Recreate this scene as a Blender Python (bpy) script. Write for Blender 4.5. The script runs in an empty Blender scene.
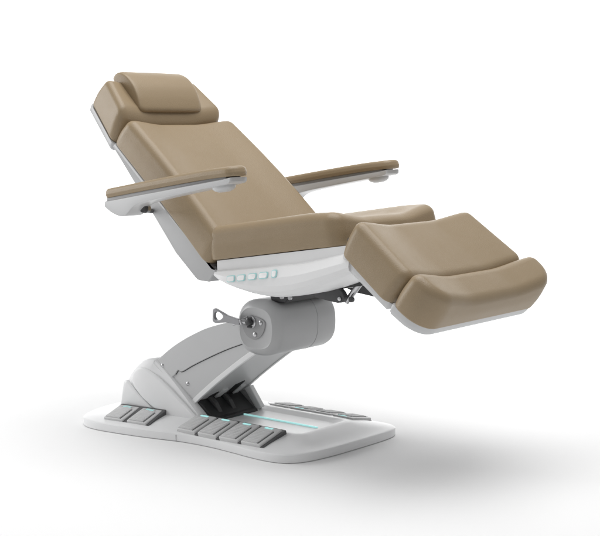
import bpy, bmesh, math
from mathutils import Vector, Matrix

# ------------------------------------------------------------------ camera, world, lights
scene = bpy.context.scene
C = scene.collection
cam_data = bpy.data.cameras.new('camera')
cam = bpy.data.objects.new('camera', cam_data)
C.objects.link(cam)
cam.location = (2.962, -3.317, 1.05)
fwd = Vector((-0.62710, 0.77110, -0.11026))
cam.rotation_euler = fwd.to_track_quat('-Z', 'Y').to_euler()
cam_data.sensor_width = 36
cam_data.lens = 79.5
cam_data.clip_start = 0.05
cam_data.clip_end = 200
scene.camera = cam

world = bpy.data.worlds.new('World')
scene.world = world
world.use_nodes = True
bg = world.node_tree.nodes['Background']
bg.inputs['Color'].default_value = (1.0, 1.0, 1.0, 1)
bg.inputs['Strength'].default_value = 0.29

def area(name, loc, target, size, power, col=(1, 1, 1), sy=None):
    d = bpy.data.lights.new(name, 'AREA')
    d.energy = power
    d.color = col
    d.size = size
    if sy:
        d.shape = 'RECTANGLE'
        d.size_y = sy
    o = bpy.data.objects.new(name, d)
    C.objects.link(o)
    o.location = loc
    o.rotation_euler = (Vector(target) - Vector(loc)).to_track_quat('-Z', 'Y').to_euler()
    return o

KEY = area('overhead_softbox', (0.5, 0.15, 4.1), (0.2, 0.0, 0.0), 3.6, 154)
BACK = area('added_backdrop_light', (-1.5, 3.3, 3.3), (-4.0, 6.4, -0.2), 10.0, 560, sy=1.2)  # unseen lamp, added to bring the backdrop up to white
SIDE = area('side_softbox', (-3.6, -1.9, 1.7), (0.1, 0, 0.6), 2.4, 82)

scene.view_settings.view_transform = 'Standard'
scene.view_settings.look = 'None'
scene.view_settings.exposure = 0
scene.view_settings.gamma = 1

# ------------------------------------------------------------------ materials
def mat(name, col, rough=0.5, metal=0.0, bump=None, emit=None, var=0.0, coat=0.0, spec=0.5, wrinkle=0.0):
    m = bpy.data.materials.new(name)
    m.use_nodes = True
    nt = m.node_tree
    b = nt.nodes['Principled BSDF']
    b.inputs['Base Color'].default_value = (*col, 1)
    b.inputs['Roughness'].default_value = rough
    b.inputs['Metallic'].default_value = metal
    b.inputs['Specular IOR Level'].default_value = spec
    b.inputs['Coat Weight'].default_value = coat
    if emit:
        b.inputs['Emission Color'].default_value = (*emit[0], 1)
        b.inputs['Emission Strength'].default_value = emit[1]
    tc = nt.nodes.new('ShaderNodeTexCoord')
    if var:
        n = nt.nodes.new('ShaderNodeTexNoise')
        n.inputs['Scale'].default_value = 9
        n.inputs['Detail'].default_value = 5
        nt.links.new(tc.outputs['Object'], n.inputs['Vector'])
        mr = nt.nodes.new('ShaderNodeMapRange')
        mr.inputs['To Min'].default_value = 1 - var
        mr.inputs['To Max'].default_value = 1 + var
        nt.links.new(n.outputs['Fac'], mr.inputs['Value'])
        mx = nt.nodes.new('ShaderNodeVectorMath')
        mx.operation = 'SCALE'
        mx.inputs[0].default_value = col
        nt.links.new(mr.outputs['Result'], mx.inputs['Scale'])
        nt.links.new(mx.outputs['Vector'], b.inputs['Base Color'])
        mr2 = nt.nodes.new('ShaderNodeMapRange')
        mr2.inputs['To Min'].default_value = rough - 0.05
        mr2.inputs['To Max'].default_value = rough + 0.05
        nt.links.new(n.outputs['Fac'], mr2.inputs['Value'])
        nt.links.new(mr2.outputs['Result'], b.inputs['Roughness'])
    prev = None
    if wrinkle:
        n = nt.nodes.new('ShaderNodeTexNoise')
        n.inputs['Scale'].default_value = 7
        n.inputs['Detail'].default_value = 2
        nt.links.new(tc.outputs['Object'], n.inputs['Vector'])
        bp = nt.nodes.new('ShaderNodeBump')
        bp.inputs['Distance'].default_value = wrinkle
        bp.inputs['Strength'].default_value = 1
        nt.links.new(n.outputs['Fac'], bp.inputs['Height'])
        prev = bp
    if bump:
        kind, scale, dist = bump
        if kind == 'voronoi':
            n = nt.nodes.new('ShaderNodeTexVoronoi')
            n.inputs['Scale'].default_value = scale
            out = n.outputs['Distance']
        else:
            n = nt.nodes.new('ShaderNodeTexNoise')
            n.inputs['Scale'].default_value = scale
            n.inputs['Detail'].default_value = 3
            out = n.outputs['Fac']
        nt.links.new(tc.outputs['Object'], n.inputs['Vector'])
        bp = nt.nodes.new('ShaderNodeBump')
        bp.inputs['Distance'].default_value = dist
        bp.inputs['Strength'].default_value = 0.6
        nt.links.new(out, bp.inputs['Height'])
        if prev:
            nt.links.new(prev.outputs['Normal'], bp.inputs['Normal'])
        prev = bp
    if prev:
        nt.links.new(prev.outputs['Normal'], b.inputs['Normal'])
    return m

M_TAN = mat('tan_leather', (0.314, 0.236, 0.146), 0.38, bump=('voronoi', 360, 0.0006), var=0.025, wrinkle=0.0022, spec=0.42)
M_WHITE = mat('white_plastic', (0.80, 0.802, 0.805), 0.42, bump=('noise', 500, 0.0001), var=0.012)
M_PALE = mat('off_white_plastic', (0.57, 0.573, 0.577), 0.36, bump=('noise', 500, 0.0001), var=0.012)
M_BASE = mat('satin_base_plastic', (0.82, 0.823, 0.827), 0.34, bump=('noise', 500, 0.0001), var=0.012)
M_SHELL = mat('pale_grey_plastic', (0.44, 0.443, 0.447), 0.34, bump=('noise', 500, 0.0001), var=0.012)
M_GREY = mat('light_grey_plastic', (0.54, 0.543, 0.547), 0.36, bump=('noise', 600, 0.00012), var=0.015)
M_HOUSE = mat('grey_housing_plastic', (0.43, 0.433, 0.437), 0.30, bump=('noise', 600, 0.00012), var=0.015)
M_MID = mat('mid_grey_plastic', (0.30, 0.30, 0.305), 0.42, bump=('noise', 600, 0.0001))
M_PEDAL = mat('grey_pedal_rubber', (0.60, 0.60, 0.602), 0.38, bump=('noise', 700, 0.0003), var=0.03)
M_GAP_SHADE = mat('pedal_gap_shade', (0.09, 0.09, 0.092), 0.5)  # shade in the recess between pedals, put into the bed's colour
M_DARK = mat('charcoal_plastic', (0.055, 0.055, 0.057), 0.5)
M_BLACK = mat('black_metal', (0.016, 0.016, 0.017), 0.4)
M_STEEL = mat('brushed_steel', (0.52, 0.52, 0.53), 0.28, metal=1.0)
M_PEWTER = mat('pewter_metal', (0.30, 0.30, 0.31), 0.36, metal=0.7)
M_TEAL = mat('teal_light', (0.35, 0.75, 0.75), 0.4, emit=((0.50, 0.90, 0.88), 0.5))
M_TEALRIM = mat('teal_button_rim', (0.42, 0.74, 0.74), 0.3)
M_BUTTON = mat('white_button', (0.92, 0.92, 0.92), 0.25)
M_FLOOR = mat('white_studio_floor', (0.87, 0.87, 0.87), 0.75, spec=0.15)

# ------------------------------------------------------------------ mesh helpers
def finish(name, bm, m, parent=None, angle=38, loc=None):
    bmesh.ops.remove_doubles(bm, verts=bm.verts, dist=1e-6)
    bmesh.ops.recalc_face_normals(bm, faces=bm.faces)
    me = bpy.data.meshes.new(name)
    bm.to_mesh(me)
    bm.free()
    for p in me.polygons:
        p.use_smooth = True
    me.set_sharp_from_angle(angle=math.radians(angle))
    me.materials.append(m)
    o = bpy.data.objects.new(name, me)
    C.objects.link(o)
    if parent:
        o.parent = parent
    return o

def resample_closed(pts, n):
    P = [Vector(p) for p in pts]
    L = [0]
    for i in range(len(P)):
        L.append(L[-1] + (P[(i + 1) % len(P)] - P[i]).length)
    out = []
    j = 0
    for k in range(n):
        s = L[-1] * k / n
        while L[j + 1] < s:
            j += 1
        t = (s - L[j]) / max(1e-9, L[j + 1] - L[j])
        out.append(P[j].lerp(P[(j + 1) % len(P)], t))
    return out

def catmull_closed(pts, sub=8):
    P = [Vector(p) for p in pts]
    n = len(P)
    out = []
    for i in range(n):
        a, b, c, d = P[i - 1], P[i], P[(i + 1) % n], P[(i + 2) % n]
        for k in range(sub):
            t = k / sub
            out.append(0.5 * ((2 * b) + (c - a) * t + (2 * a - 5 * b + 4 * c - d) * t * t + (3 * b - a - 3 * c + d) * t ** 3))
    return out

def catmull_open(pts, sub=8):
    P = [Vector(p) for p in pts]
    P = [P[0] * 2 - P[1]] + P + [P[-1] * 2 - P[-2]]
    out = []
    for i in range(1, len(P) - 2):
        a, b, c, d = P[i - 1], P[i], P[i + 1], P[i + 2]
        for k in range(sub):
            t = k / sub
            out.append(0.5 * ((2 * b) + (c - a) * t + (2 * a - 5 * b + 4 * c - d) * t * t + (3 * b - a - 3 * c + d) * t ** 3))
    out.append(P[-2])
    return out

def area2(P):
    return sum(P[i][0] * P[(i + 1) % len(P)][1] - P[(i + 1) % len(P)][0] * P[i][1] for i in range(len(P))) / 2

def normals2(P):
    if area2(P) < 0:
        P.reverse()
    N = []
    n = len(P)
    for i in range(n):
        a = (P[i] - P[i - 1])
        b = (P[(i + 1) % n] - P[i])
        a = a.normalized() if a.length > 1e-9 else b.normalized()
        b = b.normalized() if b.length > 1e-9 else a
        na, nb = Vector((a.y, -a.x)), Vector((b.y, -b.x))
        s = na + nb
        s = s / max(0.35, s.length_squared / 2) if s.length > 1e-6 else na
        N.append(s)
    return N

def fillet(poly, r, seg=6, lim=0.48):
    """round the corners of a polygon; r is a number or one radius per corner"""
    P = [Vector(p[:2]) for p in poly]
    n = len(P)
    out = []
    for i in range(n):
        rr = r[i] if isinstance(r, (list, tuple)) else r
        a, b, c = P[i - 1], P[i], P[(i + 1) % n]
        u, v = (a - b), (c - b)
        lu, lv = u.length, v.length
        u.normalize(); v.normalize()
        ang = u.angle(v)
        if rr <= 0 or ang > math.pi - 0.02:
            out.append(b); continue
        t = min(rr / math.tan(ang / 2), lu * lim, lv * lim)
        rr = t * math.tan(ang / 2)
        cen = b + (u + v).normalized() * (rr / math.sin(ang / 2))
        p0, p1 = b + u * t, b + v * t
        a0 = math.atan2(p0.y - cen.y, p0.x - cen.x)
        a1 = math.atan2(p1.y - cen.y, p1.x - cen.x)
        da = (a1 - a0 + math.pi) % (2 * math.pi) - math.pi
        for k in range(seg + 1):
            th = a0 + da * k / seg
            out.append(cen + Vector((math.cos(th), math.sin(th))) * rr)
    return out

def add_slab(bm, outline, rings, fn, cap0='ngon', cap1='ngon', K=10):
    """stack of inset copies of an outline; fn maps (a, b, t) to a point"""
    P = [Vector(p[:2]) for p in outline]
    N = normals2(P)
    n = len(P)
    cen = sum(P, Vector((0, 0))) / n
    layers = []
    for inset, t in rings:
        layers.append([(p - q * inset, t) for p, q in zip(P, N)])
    def shrink(layer, flip):
        res = []
        for k in range(1, K):
            s = 1 - k / K
            res.append([((p - cen) * s + cen, t) for p, t in layer])
        return res
    first = layers[0]
    if cap1 == 'rings':
        layers += shrink(layers[-1], False)
    if cap0 == 'rings':
        layers = list(reversed(shrink(first, True))) + layers
    VS = [[bm.verts.new(fn(p.x, p.y, t)) for p, t in L] for L in layers]
    for A, B in zip(VS[:-1], VS[1:]):
        for i in range(n):
            j = (i + 1) % n
            bm.faces.new((A[i], A[j], B[j], B[i]))
    for cap, L, V in ((cap0, layers[0], VS[0]), (cap1, layers[-1], VS[-1])):
        if cap == 'rings':
            bm.faces.new(V)
        elif cap == 'ngon':
            bm.faces.new(V)

def edge_rings(T, rb, rt, seg=6, t0=0.0, bulge=0.0):
    R = []
    if rb > 0:
        for k in range(seg + 1):
            a = math.pi / 2 * k / seg
            R.append((rb * (1 - math.sin(a)), t0 + rb * (1 - math.cos(a))))
    else:
        R.append((0, t0))
    for k in range(1, 6):
        f = k / 6
        R.append((-bulge * math.sin(math.pi * f), t0 + rb + (T - rb - rt) * f))
    if rt > 0:
        for k in range(seg + 1):
            a = math.pi / 2 * k / seg
            R.append((rt * (1 - math.cos(a)), t0 + T - rt + rt * math.sin(a)))
    else:
        R.append((0, t0 + T))
    return R

def prism(bm, prof, y0, y1, bev=0.004, seg=3):
    """polygon in x,z extruded along y, bevelled"""
    add_slab(bm, prof, edge_rings(y1 - y0, bev, bev, seg), lambda a, b, t: (a, y0 + t, b))

def plan_outline(L, w0, w1, r0, r1, dens=0.012, lim=0.7):
    """rounded outline: length L along a, half widths w0 at start and w1 at end"""
    P = fillet([(0, -w0), (L, -w1), (L, w1), (0, w0)], [r0, r1, r1, r0], 10, lim)
    out = []
    for i in range(len(P)):
        a, b = P[i], P[(i + 1) % len(P)]
        k = max(1, int((b - a).length / dens))
        for j in range(k):
            out.append(a.lerp(b, j / k))
    return out

def tube(bm, pts, rad, seg=12, closed=False):
    pts = [Vector(p) for p in pts]
    rings = []
    for i, p in enumerate(pts):
        if closed:
            d = pts[(i + 1) % len(pts)] - pts[i - 1]
        else:
            d = pts[min(i + 1, len(pts) - 1)] - pts[max(i - 1, 0)]
        q = d.to_track_quat('Z', 'Y')
        r = rad[i] if isinstance(rad, (list, tuple)) else rad
        rings.append([bm.verts.new(p + q @ Vector((math.cos(2 * math.pi * k / seg) * r, math.sin(2 * math.pi * k / seg) * r, 0))) for k in range(seg)])
    m = len(rings)
    for i in range(m if closed else m - 1):
        A, B = rings[i], rings[(i + 1) % m]
        for k in range(seg):
            bm.faces.new((A[k], A[(k + 1) % seg], B[(k + 1) % seg], B[k]))
    if not closed:
        bm.faces.new(rings[0]); bm.faces.new(rings[-1])

def disc(bm, c, axis, prof, seg=28):
    """lathe: prof = list of (radius, height) along axis"""
    q = Vector(axis).normalized().to_track_quat('Z', 'Y')
    c = Vector(c)
    rings = [[bm.verts.new(c + q @ Vector((math.cos(2 * math.pi * k / seg) * r, math.sin(2 * math.pi * k / seg) * r, h))) for k in range(seg)] for r, h in prof]
    for A, B in zip(rings[:-1], rings[1:]):
        for k in range(seg):
            bm.faces.new((A[k], A[(k + 1) % seg], B[(k + 1) % seg], B[k]))
    bm.faces.new(rings[0]); bm.faces.new(rings[-1])

def sm(x):
    x = max(0.0, min(1.0, x))
    return x * x * (3 - 2 * x)

def cushion(name, origin, d, L, T, w0, w1, r0, r1, rb, rt, dish, parent, bend=None, bulge=0.003, flat=0.10, skew=0.0, lead=0.0):
    """pad whose rear face starts at origin, runs L along d, and is T thick along the normal"""
    d = Vector((d[0], 0, d[1])).normalized()
    n = Vector((-d.z, 0, d.x))
    if n.z < 0:
        n = -n
    o = Vector((origin[0], 0, origin[1]))
    def fn(a, b, t):
        w = w0 + (w1 - w0) * a / L
        u = min(1, abs(b) / w)
        f = sm(t / T)
        e = t - dish * f * (1 - sm((u - 0.30) / (0.92 - flat - 0.12)))
        if bend:
            e += bend(a / L) * (0.5 + 0.5 * f)
        p = o + d * (a + skew * (1 - t / T) * a / L - lead * (t / T) * (1 - a / L)) + n * e
        return (p.x, b, p.z)
    bm = bmesh.new()
    add_slab(bm, plan_outline(L, w0, w1, r0, r1, lim=0.7), edge_rings(T, rb, rt, 8, bulge=bulge), fn, 'ngon', 'rings', 16)
    return finish(name, bm, M_TAN, parent, 60)

def box(bm, c, s, rot=None, bev=0.0):
    """bevelled box centred at c with full sizes s"""
    sx, sy, sz = (v / 2 for v in s)
    R = rot or Matrix.Identity(3)
    c = Vector(c)
    out = fillet([(-sx, -sy), (sx, -sy), (sx, sy), (-sx, sy)], bev, 3) if bev > 0 else [Vector(v) for v in ((-sx, -sy), (sx, -sy), (sx, sy), (-sx, sy))]
    rings = edge_rings(2 * sz, bev * 0.7, bev * 0.7, 2, -sz) if bev > 0 else [(0, -sz), (0, sz)]
    add_slab(bm, out, rings, lambda a, b, t: tuple(c + R @ Vector((a, b, t))))

# ------------------------------------------------------------------ setting
bm = bmesh.new()
prof = [(-9, 0)] + [(5.0, 0)] + [(5.0 + 2.5 * math.sin(a), 2.5 - 2.5 * math.cos(a)) for a in [math.pi / 2 * k / 24 for k in range(1, 25)]] + [(7.5, 9)]
# sweep runs back along the direction the camera looks
h = Vector((fwd.x, fwd.y, 0)).normalized()
s = Vector((h.y, -h.x, 0))
rows = []
for dpt, z in prof:
    rows.append([bm.verts.new(h * dpt + s * k + Vector((0, 0, z))) for k in (-14, -7, 0, 7, 14)])
for A, B in zip(rows[:-1], rows[1:]):
    for k in range(4):
        bm.faces.new((A[k], A[k + 1], B[k + 1], B[k]))
floor = finish('floor', bm, M_FLOOR)
floor['kind'] = 'structure'

# ------------------------------------------------------------------ the chair
chair = bpy.data.objects.new('treatment_chair', None)
C.objects.link(chair)
chair.location = (0, 0, 0)
chair['label'] = 'reclining tan leather treatment chair with armrests and white pedal base, on white floor'
chair['category'] = 'treatment chair'

# ---- base plate
half = [(-0.556, 0.0), (-0.553, -0.09), (-0.543, -0.15), (-0.522, -0.215), (-0.492, -0.268), (-0.445, -0.302), (-0.385, -0.313),
        (-0.315, -0.308), (-0.245, -0.299), (-0.183, -0.288), (-0.110, -0.272), (-0.037, -0.255), (0.04, -0.248), (0.12, -0.249),
        (0.20, -0.257), (0.28, -0.266), (0.345, -0.268), (0.395, -0.258), (0.43, -0.232), (0.452, -0.188), (0.464, -0.13), (0.471, -0.06)]
YS = 0.018                                                      # the plate sits a touch off the chair's axis
full = half + [(0.474, 0.02), (0.476, 0.10), (0.476, 0.18), (0.470, 0.238), (0.450, 0.280), (0.410, 0.302), (0.345, 0.306), (0.28, 0.302)] + [(x, 2 * YS - y) for x, y in reversed(half[1:15])]
base_outline = catmull_closed(full, 6)
bm = bmesh.new()
P = [Vector(p[:2]) for p in base_outline]
N = normals2(P)
n = len(P)
TC = Vector((0.10, 0.018))
def tray_r(p, hx, hy, r):
    """point on a rounded rectangle round TC in the direction of p"""
    d = (p - TC).normalized()
    lo, hi = 0.0, 1.0
    for _ in range(30):
        mid = (lo + hi) / 2
        q = d * mid
        qx, qy = max(abs(q.x) - (hx - r), 0), max(abs(q.y) - (hy - r), 0)
        inside = math.hypot(qx, qy) <= r and abs(q.x) <= hx and abs(q.y) <= hy
        if inside: lo = mid
        else: hi = mid
    return TC + d * lo
ringsB = []
for inset, z in ((0.010, 0.0), (0.003, 0.001), (0.0, 0.004), (0.0, 0.0235), (0.0008, 0.0262), (0.0028, 0.028), (0.006, 0.029), (0.012, 0.0302), (0.035, 0.0350)):
    ringsB.append([(p - q * inset, z) for p, q in zip(P, N)])
for kk, z in ((0.25, 0.0425), (0.55, 0.0500), (0.8, 0.0560), (0.93, 0.0585)):
    ringsB.append([((p - q * 0.035).lerp(tray_r(p, 0.258, 0.135, 0.04), kk), z) for p, q in zip(P, N)])
for hx, hy, r, z in ((0.254, 0.132, 0.03, 0.0590), (0.251, 0.129, 0.03, 0.0592), (0.247, 0.125, 0.03, 0.0580), (0.232, 0.100, 0.025, 0.0500), (0.228, 0.096, 0.022, 0.0490), (0.12, 0.05, 0.02, 0.0488)):
    ringsB.append([(tray_r(p, hx, hy, r), z) for p in P])
VS = [[bm.verts.new((p.x, p.y, z)) for p, z in L] for L in ringsB]
for A, B in zip(VS[:-1], VS[1:]):
    for i in range(n):
        bm.faces.new((A[i], A[(i + 1) % n], B[(i + 1) % n], B[i]))
bm.faces.new(VS[0]); bm.faces.new(VS[-1])
base = finish('base_plate', bm, M_BASE, chair, 28)

# seam across the skirt of the base
for sy in (-1, 1):
    yy = 0.2572 if sy < 0 else 0.2932
    bm = bmesh.new()
    tube(bm, [(-0.052, sy * (yy + 0.001), 0.002), (-0.052, sy * (yy + 0.0015), 0.022), (-0.052, sy * (yy - 0.006), 0.0278), (-0.052, sy * (yy - 0.044), 0.0372), (-0.052, sy * (yy - 0.084), 0.0521)], 0.0009, 6)
    finish('seam', bm, M_MID, base)

# glowing strip in the tray
bm = bmesh.new()
box(bm, (0.142, 0.026, 0.0508), (0.350, 0.0075, 0.004), bev=0.0015)
finish('light_strip', bm, M_TEAL, base)

# ---- foot pedals
def pedal(x0, y_out, skew, sy, led=True, dark_end=False, width=0.078, z0=0.032, z1=0.063, ln=0.112, matl=None):
    """one tilted pedal: x0 is the rear outer corner, y_out the outer edge"""
    rise = math.atan2(z1 - z0, ln)
    R = Matrix.Rotation(skew * sy, 3, 'Z') @ Matrix.Rotation(rise * -sy, 3, 'X')
    o = Vector((x0, y_out, z0))
    inward = -sy
    def fn(a, b, t):
        return tuple(o + R @ Vector((a, inward * b, t)))
    bm = bmesh.new()
    add_slab(bm, fillet([(0, 0), (width, 0), (width, ln), (0, ln)], 0.005, 4), edge_rings(0.021, 0.001, 0.004, 4, -0.010), fn)
    p = finish('pedal', bm, M_PEDAL, base)
    # raised ribbed tread
    bm = bmesh.new()
    add_slab(bm, fillet([(0.006, 0.006), (width - 0.017, 0.006), (width - 0.017, ln - 0.020), (0.006, ln - 0.020)], 0.003, 3), edge_rings(0.003, 0.0, 0.001, 2, 0.0112), fn)
    for k in range(9):
        b0 = 0.012 + k * 0.009
        add_slab(bm, [Vector(v) for v in ((0.010, b0), (width - 0.021, b0), (width - 0.021, b0 + 0.004), (0.010, b0 + 0.004))], [(0, 0.014), (0.0008, 0.0150)], fn)
    finish('tread', bm, M_PEDAL, p)
    bm = bmesh.new()
    add_slab(bm, [Vector(v) for v in ((width - 0.015, 0.004), (width - 0.0125, 0.004), (width - 0.0125, ln - 0.026), (width - 0.015, ln - 0.026))], [(0, 0.008), (0, 0.0116)], fn)
    finish('groove', bm, M_BLACK, p)
    if led:
        bm = bmesh.new()
        add_slab(bm, [Vector(v) for v in ((0.020, ln - 0.013), (0.052, ln - 0.013), (0.052, ln - 0.005), (0.020, ln - 0.005))], [(0, 0.008), (0, 0.0122)], fn)
        finish('indicator_light', bm, M_TEAL, p)
    return p

def pedal_shade_bed(x0, x1, y_out, skew, sy, ln=0.122, z0=0.024, z1=0.052):
    rise = math.atan2(z1 - z0, ln)
    R = Matrix.Rotation(skew * sy, 3, 'Z') @ Matrix.Rotation(rise * -sy, 3, 'X')
    o = Vector((x0, y_out, z0))
    def fn(a, b, t):
        return tuple(o + R @ Vector((a, -sy * b, t)))
    bm = bmesh.new()
    W = x1 - x0
    add_slab(bm, fillet([(0, 0), (W, 0), (W, ln), (0, ln)], 0.006, 3), edge_rings(0.016, 0.001, 0.002, 2, -0.006), fn)
    return finish('pedal_shade_bed', bm, M_GAP_SHADE, base)

for k in range(4):
    pedal(-0.062 + 0.094 * k, -0.244, 0.0, -1, width=0.084)
pedal_shade_bed(-0.064, 0.314, -0.242, 0.0, -1, z0=0.026, z1=0.0615)
for k in range(2):
    pedal(-0.372 + 0.099 * k, -0.283 + 0.013 * k, -0.13, -1, width=0.084, ln=0.098, z1=0.060)
pedal_shade_bed(-0.374, -0.178, -0.281, -0.13, -1, ln=0.106, z0=0.027, z1=0.064)
for k in range(4):
    pedal(-0.018 + 0.094 * k, 0.284, 0.0, 1, led=(k % 2 == 1), width=0.084, z1=0.051)
pedal_shade_bed(-0.018, 0.352, 0.284, 0.0, 1, ln=0.090, z1=0.036)
for k in range(2):
    pedal(-0.372 + 0.099 * k, 0.319 - 0.013 * k, -0.13, 1, width=0.084, ln=0.098, z1=0.052)
pedal_shade_bed(-0.376, -0.186, 0.319, -0.13, 1, ln=0.090, z1=0.040)

# ---- base cover (cowl) round the foot of the lifting arm
def cowl_section(z, xr, xf, wr, wf, r):
    """outline of one horizontal slice"""
    return resample_closed(fillet([(xr, -wr * 0.80), (xr + 0.045, -wr), (xf, -wf), (xf, wf), (xr + 0.045, wr), (xr, wr * 0.80)], [r, r, 0.004, 0.004, r, r], 8), 160)
def loft(bm, secs, cap0=True, cap1=True):
    VS = [[bm.verts.new(p) for p in S] for S in secs]
    m = len(VS[0])
    for A, B in zip(VS[:-1], VS[1:]):
        for i in range(m):
            bm.faces.new((A[i], A[(i + 1) % m], B[(i + 1) % m], B[i]))
    if cap0: bm.faces.new(VS[0])
    if cap1: bm.faces.new(VS[-1])

COWL_FRONT = lambda z: -0.030 - (z - 0.05) * (0.245 / 0.18)
bm = bmesh.new()
side_prof = [(-0.402, 0.040), (-0.398, 0.10), (-0.392, 0.142), (-0.384, 0.168), (-0.362, 0.196), (-0.335, 0.219), (-0.305, 0.232), (-0.275, 0.235), (-0.262, 0.228),
             (-0.22, 0.198), (-0.12, 0.122), (-0.035, 0.055), (-0.028, 0.040)]
sp = catmull_open([Vector(p) for p in side_prof], 4)
# side shell: rings of the side profile stepping outwards, facets narrowing to the front
def cowl_fn(x, z):
    f = sm((x + 0.40) / 0.36)
    w = 0.172 - 0.026 * f
    w -= 0.028 * sm((z - 0.05) / 0.18)
    return w
poly = [Vector(p) for p in sp]
NN = normals2(poly)
def ring_at(side, inset, drop):
    return [((p - q * inset), side * (cowl_fn(p.x, p.y) - drop)) for p, q in zip(poly, NN)]
layers = [ring_at(-1, 0.016, 0.0), ring_at(-1, 0.006, 0.003), ring_at(-1, 0.001, 0.010), ring_at(-1, 0.0, 0.018),
          ring_at(1, 0.0, 0.018), ring_at(1, 0.001, 0.010), ring_at(1, 0.006, 0.003), ring_at(1, 0.016, 0.0)]
VS = [[bm.verts.new((p.x, y, p.y)) for p, y in L] for L in layers]
m_ = len(poly)
for A, B in zip(VS[:-1], VS[1:]):
    for i in range(m_):
        bm.faces.new((A[i], A[(i + 1) % m_], B[(i + 1) % m_], B[i]))
for V in (VS[0], VS[-1]):
    bm.faces.new(V)
bmesh.ops.triangulate(bm, faces=[f for f in bm.faces if len(f.verts) > 8])
cowl = finish('base_cover', bm, M_BASE, chair, 30)

# raised side facet panels of the cover
for sy in (-1, 1):
    fp = catmull_open([Vector(p) for p in [(-0.365, 0.150), (-0.358, 0.182), (-0.335, 0.199), (-0.300, 0.197), (-0.240, 0.172), (-0.150, 0.120), (-0.060, 0.062), (-0.050, 0.046)]], 6)
    fp2 = catmull_open([Vector(p) for p in [(-0.190, 0.046), (-0.240, 0.066), (-0.300, 0.098), (-0.345, 0.130)]], 6)
    pl = fp + fp2
    bm = bmesh.new()
    add_slab(bm, pl, [(0, -0.012), (0, 0.0035), (0.004, 0.0065), (0.009, 0.0072)], lambda a, b, t: (a, sy * (cowl_fn(a, b) + t), b))
    bmesh.ops.triangulate(bm, faces=[f for f in bm.faces if len(f.verts) > 8])
    finish('side_facet', bm, M_BASE, cowl, 30)
    # lower rear block of the cover
    rp = fillet([(-0.409, 0.040), (-0.402, 0.145), (-0.385, 0.152), (-0.335, 0.118), (-0.262, 0.072), (-0.205, 0.046)], [0, 0.014, 0.01, 0.03, 0.03, 0.0], 6)
    bm = bmesh.new()
    add_slab(bm, rp, [(0, -0.020), (0.001, 0.002), (0.004, 0.0045), (0.010, 0.0055)], lambda a, b, t: (a, sy * (cowl_fn(a, b) + t), b))
    bmesh.ops.triangulate(bm, faces=[f for f in bm.faces if len(f.verts) > 8])
    finish('rear_block', bm, M_BASE, cowl, 30)

# ---- lifting arm
AW = 0.122
arm_root = None
top = catmull_open([Vector(p) for p in [(-0.290, 0.205), (-0.266, 0.230), (-0.205, 0.276), (-0.145, 0.312), (-0.083, 0.343), (-0.020, 0.369), (0.083, 0.399), (0.17, 0.42)]], 5)
bot = catmull_open([Vector(p) for p in [(0.24, 0.345), (0.178, 0.304), (0.10, 0.252), (0.010, 0.187), (-0.035, 0.152), (-0.082, 0.114), (-0.122, 0.078)]], 5)
bm = bmesh.new()
def chan(a, b, t):
    return (a, t, b)
add_slab(bm, top + bot + [Vector((-0.20, 0.10))], [(0.012, -AW), (0.0, -AW + 0.012), (0.0, AW - 0.012), (0.012, AW)], chan)
bmesh.ops.triangulate(bm, faces=[f for f in bm.faces if len(f.verts) > 8])
arm_root = finish('lifting_arm', bm, M_GREY, chair, 25)
# upper cover panels on both cheeks
for sy in (-1, 1):
    step = catmull_open([Vector(p) for p in [(0.20, 0.356), (0.135, 0.332), (0.058, 0.303), (-0.021, 0.268), (-0.10, 0.230), (-0.150, 0.203), (-0.168, 0.205), (-0.182, 0.190)]], 5)
    up = [Vector((p.x, p.y)) for p in top[3:]] + step + [Vector((-0.20, 0.176)), Vector((-0.262, 0.200))]
    bm = bmesh.new()
    add_slab(bm, up, [(0, -0.004), (0, 0.0035), (0.002, 0.005)], lambda a, b, t: (a, sy * (AW + t), b))
    bmesh.ops.triangulate(bm, faces=[f for f in bm.faces if len(f.verts) > 8])
    finish('arm_cover', bm, M_GREY, arm_root, 30)
    bm = bmesh.new()
    tube(bm, [(p.x, sy * (AW + 0.0005), p.y - 0.0012) for p in step], 0.0014, 6)
    finish('joint_line', bm, M_BLACK, arm_root)
    # white strip paints in the highlight along the arm's chamfered lower corner
    bm = bmesh.new()
    inner = [p for p in bot[4:]]
    up2 = [Vector((p.x - 0.009, p.y + 0.014)) for p in reversed(inner)]
    add_slab(bm, inner + up2, [(0, -0.010), (0, 0.0012), (0.0012, 0.0022)], lambda a, b, t: (a + 0.002, sy * (AW + t), b - 0.002))
    bmesh.ops.triangulate(bm, faces=[f for f in bm.faces if len(f.verts) > 8])
    finish('edge_highlight', bm, M_WHITE, arm_root, 30)
    # screws
    for (x, z) in ((-0.243, 0.213), (-0.128, 0.163), (0.088, 0.392)):
        bm = bmesh.new()
        disc(bm, (x, sy * (AW + 0.0045 if z > 0.2 else AW), z), (0, sy, 0), [(0.0075, -0.002), (0.0075, 0.001), (0.005, 0.003), (0.002, 0.0038)], 16)
        finish('screw', bm, M_STEEL, arm_root)

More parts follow.
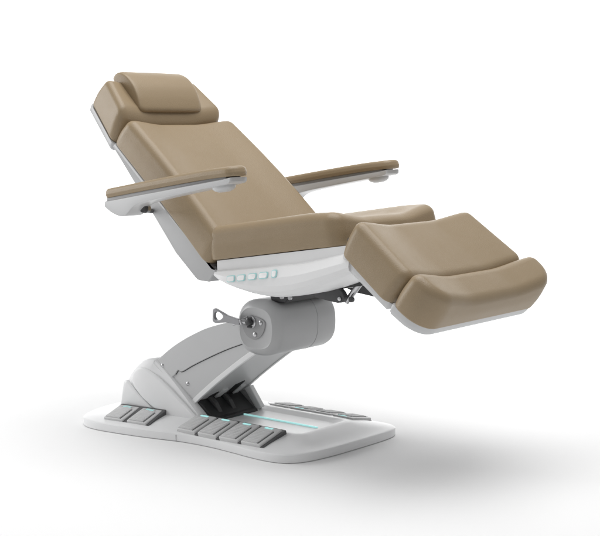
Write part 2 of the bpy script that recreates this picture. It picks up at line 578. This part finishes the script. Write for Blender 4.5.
# black panels paint in the shade of underside slots; lower linkage
ud = Vector((0.092, 0, 0.073)).normalized()
un = Vector((ud.z, 0, -ud.x))
def slot_shade(y, L0, L1, w):
    o = Vector((-0.082, y, 0.114))
    bm = bmesh.new()
    pl = fillet([(L0, -w * 0.5), (L0, w * 0.5), (L1, w * 0.5), (L1 - 0.02, -w * 0.5)], 0.003, 3)
    add_slab(bm, pl, [(0, -0.02), (0, 0.0016)], lambda a, b, t: tuple(o + ud * a + un * t + Vector((0, b, 0))))
    return finish('slot_shade', bm, M_BLACK, arm_root)
slot_shade(-0.055, -0.045, 0.032, 0.030)
slot_shade(0.036, -0.045, 0.078, 0.036)
for yb in (-0.020, 0.070):
    bm = bmesh.new()
    o = Vector((-0.082, yb, 0.114))
    add_slab(bm, fillet([(-0.098, -0.013), (-0.098, 0.013), (0.045, 0.013), (0.045, -0.013)], 0.003, 3), edge_rings(0.016, 0.002, 0.002, 2, -0.010),
             lambda a, b, t: tuple(o + ud * a + un * t + Vector((0, b, 0))))
    finish('linkage_bar', bm, M_GREY, arm_root)
# far and near feet of the arm (struts down to the tray)
bm = bmesh.new()
prism(bm, fillet([(-0.075, 0.118), (-0.050, 0.132), (0.004, 0.062), (-0.018, 0.050)], 0.003, 3), 0.106, 0.128, 0.003)
finish('strut', bm, M_WHITE, arm_root)
bm = bmesh.new()
prism(bm, [(-0.090, 0.112), (-0.062, 0.112), (-0.020, 0.052), (-0.20, 0.044)], 0.108, 0.118, 0.001)
finish('web_plate', bm, M_MID, arm_root)
# black slab paints in the shade of the open cover where the links enter
bm = bmesh.new()
prism(bm, fillet([(-0.21, 0.045), (-0.235, 0.212), (-0.215, 0.205), (-0.020, 0.060), (-0.004, 0.056), (-0.002, 0.045)], 0.003, 2), -0.112, 0.098, 0.002)
finish('linkage_well_shade', bm, M_BLACK, arm_root)
for yb in (-0.060, 0.010):
    bm = bmesh.new()
    prism(bm, fillet([(-0.128, 0.136), (-0.122, 0.150), (-0.052, 0.098), (-0.030, 0.066), (-0.040, 0.060)], 0.004, 3), yb - 0.009, yb + 0.009, 0.002)
    finish('link', bm, M_DARK, arm_root)
# ---- tilt housing (drum below the seat)
HC = Vector((0.213, 0.392))
def hx(th, sx=0.094, sz=0.092, e=2.5):
    c, s_ = math.cos(th), math.sin(th)
    return Vector((HC.x + sx * math.copysign(abs(c) ** (2 / e), c), HC.y + sz * math.copysign(abs(s_) ** (2 / e), s_)))
ho = [hx(2 * math.pi * k / 72) for k in range(72)]
bm = bmesh.new()
add_slab(bm, ho, [(0.030, -0.160), (0.026, -0.1615), (0.022, -0.160), (0.010, -0.150), (0.004, -0.142), (0.001, -0.134), (0.0, -0.124), (0.0, 0.04), (0.0, 0.124), (0.004, 0.140), (0.014, 0.150), (0.022, 0.153)], lambda a, b, t: (a, t, b))
housing = finish('tilt_housing', bm, M_HOUSE, chair, 30)
bm = bmesh.new()
add_slab(bm, ho, [(-0.0004, 0.0395), (-0.0006, 0.040), (-0.0006, 0.0412), (-0.0004, 0.0417)], lambda a, b, t: (a, t, b))
finish('seam', bm, M_MID, housing, 30)
bm = bmesh.new()
fo = [Vector((0.204 + 0.050 * math.cos(a) * (1 if math.sin(a) < 0 else 1), 0.412 + (0.056 if math.sin(a) < 0 else 0.018) * math.sin(a))) for a in [2 * math.pi * k / 48 for k in range(48)]]
add_slab(bm, fo, [(0, -0.160), (0, -0.1625), (0.0015, -0.1635)], lambda a, b, t: (a, t, b))
plate = finish('face_plate', bm, M_MID, housing, 30)
for (x, z) in ((0.236, 0.412), (0.212, 0.372)):
    bm = bmesh.new()
    disc(bm, (x, -0.1635, z), (0, -1, 0), [(0.0075, -0.001), (0.0075, 0.002), (0.005, 0.0035), (0.002, 0.004)], 18)
    finish('screw', bm, M_STEEL, housing)
bm = bmesh.new()
disc(bm, (0.196, -0.163, 0.411), (0, -1, 0), [(0.021, -0.002), (0.021, 0.004), (0.018, 0.007), (0.014, 0.007), (0.013, 0.003), (0.0005, 0.003)], 28)
hub = finish('hub', bm, M_STEEL, housing)
bm = bmesh.new()
disc(bm, (0.196, -0.166, 0.411), (0, -1, 0), [(0.011, 0), (0.011, 0.016), (0.008, 0.018), (0.001, 0.018)], 6)
for dz in (-0.015, 0.015):
    tube(bm, [(0.188, -0.172, 0.411 + dz), (0.204, -0.172, 0.411 + dz)], 0.0035, 8)
finish('hex_nut', bm, M_DARK, hub)
# lever handle
bm = bmesh.new()
outer = fillet([(0.052, 0.449), (0.048, 0.402), (0.062, 0.397), (0.110, 0.404), (0.166, 0.401), (0.167, 0.419), (0.112, 0.428)], [0.008, 0.010, 0.008, 0.03, 0.003, 0.003, 0.04], 6)
outer = resample_closed(outer, 72)
if area2(outer) < 0: outer.reverse()
holec = Vector((0.076, 0.422))
inner = []
for p in outer:
    dd = (p - holec)
    a = math.atan2(dd.y, dd.x)
    inner.append(holec + Vector((math.cos(a) * 0.019, math.sin(a) * (0.013 - 0.004 * math.cos(a)))))
def P3(p, y): return (p.x, y, p.y)
R1 = [bm.verts.new(P3(p, -0.176)) for p in outer]; R2 = [bm.verts.new(P3(p, -0.188)) for p in outer]
R3 = [bm.verts.new(P3(p, -0.188)) for p in inner]; R4 = [bm.verts.new(P3(p, -0.176)) for p in inner]
for A, B in ((R1, R2), (R2, R3), (R3, R4), (R4, R1)):
    for i in range(72):
        bm.faces.new((A[i], A[(i + 1) % 72], B[(i + 1) % 72], B[i]))
lever = finish('lever', bm, M_PEWTER, housing, 40)
bv = lever.modifiers.new('bevel', 'BEVEL'); bv.width = 0.0038; bv.segments = 3; bv.limit_method = 'ANGLE'
bm = bmesh.new()
tube(bm, [(0.160, -0.180, 0.411), (0.176, -0.178, 0.412), (0.196, -0.172, 0.411)], [0.007, 0.009, 0.008], 12)
tube(bm, [(0.170, -0.188, 0.420), (0.176, -0.186, 0.404)], 0.004, 10)
finish('lever_knuckle', bm, M_STEEL, lever)

# ---- understructure of the seat
frame_bm = bmesh.new()
prism(frame_bm, fillet([(0.235, 0.50), (0.245, 0.476), (0.30, 0.476), (0.33, 0.515), (0.50, 0.55), (0.52, 0.60), (0.24, 0.56)], 0.006, 3), -0.12, 0.12, 0.004)
under = finish('seat_frame', frame_bm, M_BLACK, chair)
for y0 in (-0.115, 0.075):
    bm = bmesh.new()
    prism(bm, fillet([(0.340, 0.545), (0.358, 0.525), (0.430, 0.502), (0.505, 0.494), (0.526, 0.497), (0.533, 0.512), (0.524, 0.528), (0.47, 0.575), (0.36, 0.570)], 0.008, 4), y0, y0 + 0.022, 0.002)
    finish('bracket', bm, M_DARK, under)
bm = bmesh.new()
prism(bm, fillet([(0.43, 0.57), (0.50, 0.535), (0.585, 0.552), (0.64, 0.60), (0.64, 0.64), (0.46, 0.62)], 0.008, 4), -0.10, 0.10, 0.003)
finish('hinge_block', bm, M_BLACK, under)
bm = bmesh.new()
disc(bm, (0.516, -0.116, 0.508), (0, -1, 0), [(0.0065, 0), (0.0065, 0.003), (0.003, 0.004)], 16)
finish('bolt', bm, M_STEEL, under)
bm = bmesh.new()
tube(bm, [(0.520, -0.088, 0.496), (0.583, -0.088, 0.570)], 0.0095, 16)
act = finish('actuator_rod', bm, M_STEEL, under)
bm = bmesh.new()
tube(bm, [(0.583, -0.088, 0.570), (0.64, -0.088, 0.637)], 0.013, 16)
finish('actuator_cylinder', bm, M_DARK, act)
bm = bmesh.new()
disc(bm, (0.552, -0.098, 0.508), (0, -1, 0), [(0.002, 0), (0.009, 0.002), (0.009, 0.010), (0.004, 0.012)], 16)
finish('pin', bm, M_DARK, act)
for x in (0.313, 0.346):
    bm = bmesh.new()
    tube(bm, [(x, -0.150, 0.530), (x, -0.150, 0.501)], 0.0035, 10)
    disc(bm, (x, -0.150, 0.500), (0, -1, 0.1), [(0.006, -0.004), (0.007, 0.0), (0.006, 0.004)], 14)
    finish('cable_clip', bm, M_STEEL, under)

# ---- seat housing
XS = [0.149, 0.158, 0.174, 0.205, 0.241, 0.29, 0.339, 0.383, 0.427, 0.473, 0.519, 0.568, 0.617, 0.652, 0.686]
ZL = [0.566, 0.560, 0.551, 0.540, 0.531, 0.522, 0.518, 0.518, 0.522, 0.531, 0.545, 0.562, 0.581, 0.595, 0.610]
secs = []
for x, zl in zip(XS, ZL):
    zt = 0.6125 + 0.1526 * (x - 0.127) - 0.002
    zb = 0.580 + 0.136 * (x - 0.149) + 0.10 * max(0, x - 0.5)
    dpt = max(0.004, zb - zl)
    k = sm((x - 0.149) / 0.05)
    half_s = [(0.271, zt), (0.270, zb + 0.004), (0.2735, zb), (0.283, zb - 0.001), (0.2855, zb - 0.004), (0.2865 + 0.010 * k, zb - dpt * 0.35), (0.287 + 0.012 * k, zb - dpt * 0.62),
              (0.286 + 0.009 * k, zb - dpt * 0.80), (0.280, zb - dpt * 0.93), (0.262, zl), (0.20, zl - 0.003)]
    ring = [(x, -y, z) for y, z in half_s] + [(x, y, z) for y, z in reversed(half_s)]
    secs.append(ring)
bm = bmesh.new()
loft(bm, secs)
seat_shell = finish('seat_housing', bm, M_WHITE, chair, 13)

# control buttons on the near side panel
def panel_y(x, z):
    zl = next(a + (b - a) * (x - p) / (q - p) for p, q, a, b in zip(XS, XS[1:], ZL, ZL[1:]) if p <= x <= q)
    zb = 0.580 + 0.136 * (x - 0.149) + 0.10 * max(0, x - 0.5)
    u = (zb - z) / (zb - zl)
    return 0.2855 + 0.011 * u / 0.35 if u < 0.35 else 0.2965 + 0.0025 * min(1, (u - 0.35) / 0.27)
bx = [(0.232, 0.5655), (0.273, 0.5715), (0.317, 0.5785), (0.361, 0.5855), (0.403, 0.5935)]
bxw = [0.031, 0.031, 0.032, 0.034, 0.019]
for (x, z), w in zip(bx, bxw):
    R = Matrix.Rotation(-math.radians(8), 3, 'Y')
    hgt = 0.019 if w > 0.02 else 0.022
    def bfn(grow, out):
        def f(a, b, t):
            v = Vector((x, 0, z)) + R @ Vector((a * 1.0 + b * -0.0, 0, b))
            return (v.x, -(panel_y(v.x, v.z) + t), v.z)
        return f
    def ol(g): return fillet([(-w / 2 - g, -hgt / 2 - g), (w / 2 + g, -hgt / 2 - g), (w / 2 + g, hgt / 2 + g), (-w / 2 - g, hgt / 2 + g)], 0.006, 5)
    bm = bmesh.new()
    add_slab(bm, ol(0.0006), [(0, -0.006), (0, 0.0022), (0.0008, 0.003)], bfn(0, 0))
    rim = finish('control_button', bm, M_TEALRIM, seat_shell)
    bm = bmesh.new()
    add_slab(bm, ol(-0.0016), [(0, 0.001), (0, 0.0036), (0.001, 0.0046)], bfn(0, 0))
    finish('button_cap', bm, M_BUTTON, rim)

# ---- seat cushion
def seat_bend(u):
    return -0.006 * sm((u - 0.75) / 0.25)
seat = cushion('seat_cushion', (0.118, 0.6115), (1.0, 0.1526), 0.520, 0.108, 0.284, 0.273, 0.040, 0.044, 0.008, 0.036, 0.024, chair, seat_bend)

# hinge discs where cushions meet
for sy in (-1, 1):
    bm = bmesh.new()
    disc(bm, (0.664, sy * 0.250, 0.706), (0, sy, 0), [(0.010, -0.04), (0.010, 0.012), (0.007, 0.014)], 20)
    finish('hinge', bm, M_BLACK, chair)
    bm = bmesh.new()
    disc(bm, (0.138, sy * 0.262, 0.590), (0, sy, 0), [(0.008, -0.03), (0.008, 0.004), (0.006, 0.006)], 20)
    finish('hinge', bm, M_BLACK, chair)

# ---- backrest
def back_bend(u):
    return 0.012 * math.sin(math.pi * min(1, u * 1.05)) 
back = cushion('backrest_cushion', (-0.336, 0.9825), (0.759, -0.651), 0.593, 0.108, 0.258, 0.286, 0.034, 0.034, 0.010, 0.031, 0.020, chair, lambda u: 0.010 * math.sin(math.pi * u))
bm = bmesh.new()
sh = fillet([(-0.350, 0.966), (-0.334, 0.977), (0.125, 0.590), (0.148, 0.585), (0.112, 0.543), (0.059, 0.545), (-0.042, 0.626), (-0.150, 0.743), (-0.245, 0.848)], [0.004, 0.004, 0.004, 0.004, 0.012, 0.03, 0.05, 0.1, 0.05], 6)
Wf = lambda x: 0.246 + 0.024 * sm((x + 0.33) / 0.45)
add_slab(bm, sh, [(0.004, -1.0), (0.001, -0.992), (0, -0.98), (0, 0.98), (0.001, 0.992), (0.004, 1.0)], lambda a, b, t: (a, t * Wf(a), b))
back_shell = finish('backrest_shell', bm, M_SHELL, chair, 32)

def shell(bm, o, d, L, w0, w1, r0, r1, T):
    """shallow tray under a cushion"""
    d = Vector((d[0], 0, d[1])).normalized(); nn = Vector((-d.z, 0, d.x)); o = Vector((o[0], 0, o[1]))
    def fn(a, b, t):
        p = o + d * a - nn * t
        return (p.x, b, p.z)
    add_slab(bm, plan_outline(L, w0, w1, r0, r1, 0.03), [(0.004, -0.004), (0.0, -0.002), (0.001, T * 0.4), (0.004, T * 0.75), (0.010, T * 0.95), (0.02, T)], fn)

# ---- head section
bm = bmesh.new()
shell(bm, (-0.495, 1.110), (0.73, -0.683), 0.215, 0.210, 0.250, 0.02, 0.02, 0.026)
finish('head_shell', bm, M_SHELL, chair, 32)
head = cushion('head_cushion', (-0.489, 1.112), (0.73, -0.683), 0.174, 0.117, 0.214, 0.254, 0.026, 0.030, 0.012, 0.024, 0.022, chair, lambda u: -0.012 * sm((u - 0.75) / 0.25), skew=0.030)
# head pillow: D-shaped roll with flat back
ps = [(-0.444, 1.196), (-0.446, 1.208), (-0.434, 1.220), (-0.408, 1.224), (-0.374, 1.210), (-0.342, 1.180), (-0.321, 1.144), (-0.308, 1.108), (-0.307, 1.094), (-0.315, 1.086), (-0.330, 1.092), (-0.385, 1.141)]
bm = bmesh.new()
po = resample_closed(catmull_closed([Vector((p[0], p[1] - 0.006)) for p in ps], 8), 90)
pc = Vector((-0.372, 1.158))
PS = [(0.80, 0.1525), (0.88, 0.1515), (0.935, 0.1485), (0.970, 0.1435), (0.992, 0.136), (1.0, 0.126), (1.004, 0.08), (1.006, 0.0)]
PS = [(k, -y) for k, y in PS] + [(k, y) for k, y in reversed(PS[:-1])]
loft(bm, [[(pc.x + (p.x - pc.x) * k, y, pc.y + (p.y - pc.y) * k) for p in po] for k, y in PS])
pillow = finish('head_pillow', bm, M_TAN, chair, 60)
bm = bmesh.new()
box(bm, (-0.324, 0.0, 1.078), (0.006, 0.010, 0.024), Matrix.Rotation(math.radians(35), 3, 'Y'), bev=0.002)
finish('strap', bm, M_BLACK, pillow)

leg = cushion('leg_cushion', (0.655, 0.672), (0.815, -0.580), 0.244, 0.116, 0.300, 0.324, 0.034, 0.034, 0.008, 0.031, 0.024, chair, lambda u: -0.004 * u, skew=-0.018, lead=0.018)
bm = bmesh.new()
shell(bm, (0.652, 0.6715), (0.815, -0.580), 0.231, 0.292, 0.304, 0.03, 0.012, 0.027)
finish('leg_shell', bm, M_PALE, chair, 32)
foot = cushion('foot_cushion', (0.858, 0.546), (0.815, -0.580), 0.124, 0.121, 0.336, 0.330, 0.034, 0.080, 0.008, 0.031, 0.030, chair, lambda u: -0.004 * u * u)
bm = bmesh.new()
shell(bm, (0.858, 0.5453), (0.815, -0.580), 0.122, 0.330, 0.322, 0.012, 0.080, 0.030)
finish('foot_shell', bm, M_PALE, chair, 32)

# ---- armrests
def armrest(sy):
    yc = 0.394 * sy
    root = bpy.data.objects.new('armrest', None)
    C.objects.link(root); root.parent = chair
    sl = math.atan2(0.092, 0.565)
    d = Vector((math.cos(sl), 0, math.sin(sl))); nn = Vector((-d.z, 0, d.x))
    o = Vector((-0.188, 0, 0.8045))
    Lp = 0.562
    def fn(a, b, t):
        u = min(1, abs(b) / 0.043)
        p = o + d * a + nn * (t + 0.003 * (1 - u * u) * sm(t / 0.026) + 0.0015 * math.sin(math.pi * a / Lp) - 0.005 * sm((a - 0.36) / 0.24) ** 2)
        return (p.x, yc + b, p.z)
    bm = bmesh.new()
    add_slab(bm, plan_outline(Lp, 0.040, 0.041, 0.018, 0.034, 0.015), edge_rings(0.028, 0.006, 0.013, 6, bulge=0.001), fn, 'ngon', 'rings', 5)
    pad = finish('arm_pad', bm, M_TAN, root, 60)
    # bracket
    bm = bmesh.new()
    pts = [(-0.188, 0.777), (-0.168, 0.765), (-0.146, 0.756), (-0.124, 0.7505), (-0.104, 0.7505), (-0.092, 0.754), (-0.081, 0.762), (-0.068, 0.774), (-0.052, 0.785),
           (-0.030, 0.7935), (0.01, 0.803), (0.08, 0.817), (0.16, 0.832), (0.24, 0.847), (0.30, 0.858), (0.338, 0.866), (0.346, 0.869), (0.350, 0.874)]
    lo = catmull_open([Vector(p) for p in pts], 4)
    secs = []
    for i, p in enumerate(lo):
        zt = 0.7965 + 0.167 * (p.x + 0.185)
        zl = p.y
        e = 0.0015 if p.x > 0.33 else 0.003
        half_b = [(0.032, zt), (0.0375, zt - e), (0.0385, zt - e * 1.8), (0.0385, zl + e * 1.1), (0.0375, zl + e * 0.4), (0.034, zl)]
        secs.append([(p.x, yc - y, z) for y, z in half_b] + [(p.x, yc + y, z) for y, z in reversed(half_b)])
    loft(bm, secs)
    arm_b = finish('arm_bracket', bm, M_PALE, root, 25)
    # side rail (bevel band under the pad)
    bm = bmesh.new()
    rl = fillet([(-0.184, 0.809), (0.330, 0.8895), (0.331, 0.874), (-0.184, 0.788)], 0.002, 3)
    prism(bm, rl, yc - 0.033, yc + 0.033, 0.002)
    finish('rail', bm, M_MID, root)
    # knob under the front
    bm = bmesh.new()
    disc(bm, (0.292, yc, 0.860), (0.16, 0, -1), [(0.035, -0.004), (0.036, 0.006), (0.034, 0.011), (0.028, 0.016), (0.017, 0.020), (0.004, 0.021)], 36)
    finish('knob', bm, M_PALE, root)
    # pivot
    bm = bmesh.new()
    tube(bm, [(-0.066, yc - sy * 0.01, 0.774), (-0.066, yc - sy * 0.030, 0.774)], 0.012, 18)
    piv = finish('pivot', bm, M_DARK, root)
    bm = bmesh.new()
    tube(bm, [(-0.066, yc - sy * 0.020, 0.774), (-0.068, yc - sy * 0.034, 0.772)], 0.015, 18)
    finish('collar', bm, M_STEEL, piv)
    bm = bmesh.new()
    tube(bm, [(-0.066, yc - sy * 0.02, 0.772), (-0.08, yc - sy * 0.045, 0.766), (-0.165, sy * 0.245, 0.755)], 0.008, 14)
    finish('link', bm, M_DARK, piv)
    return root
armrest(-1)
armrest(1)
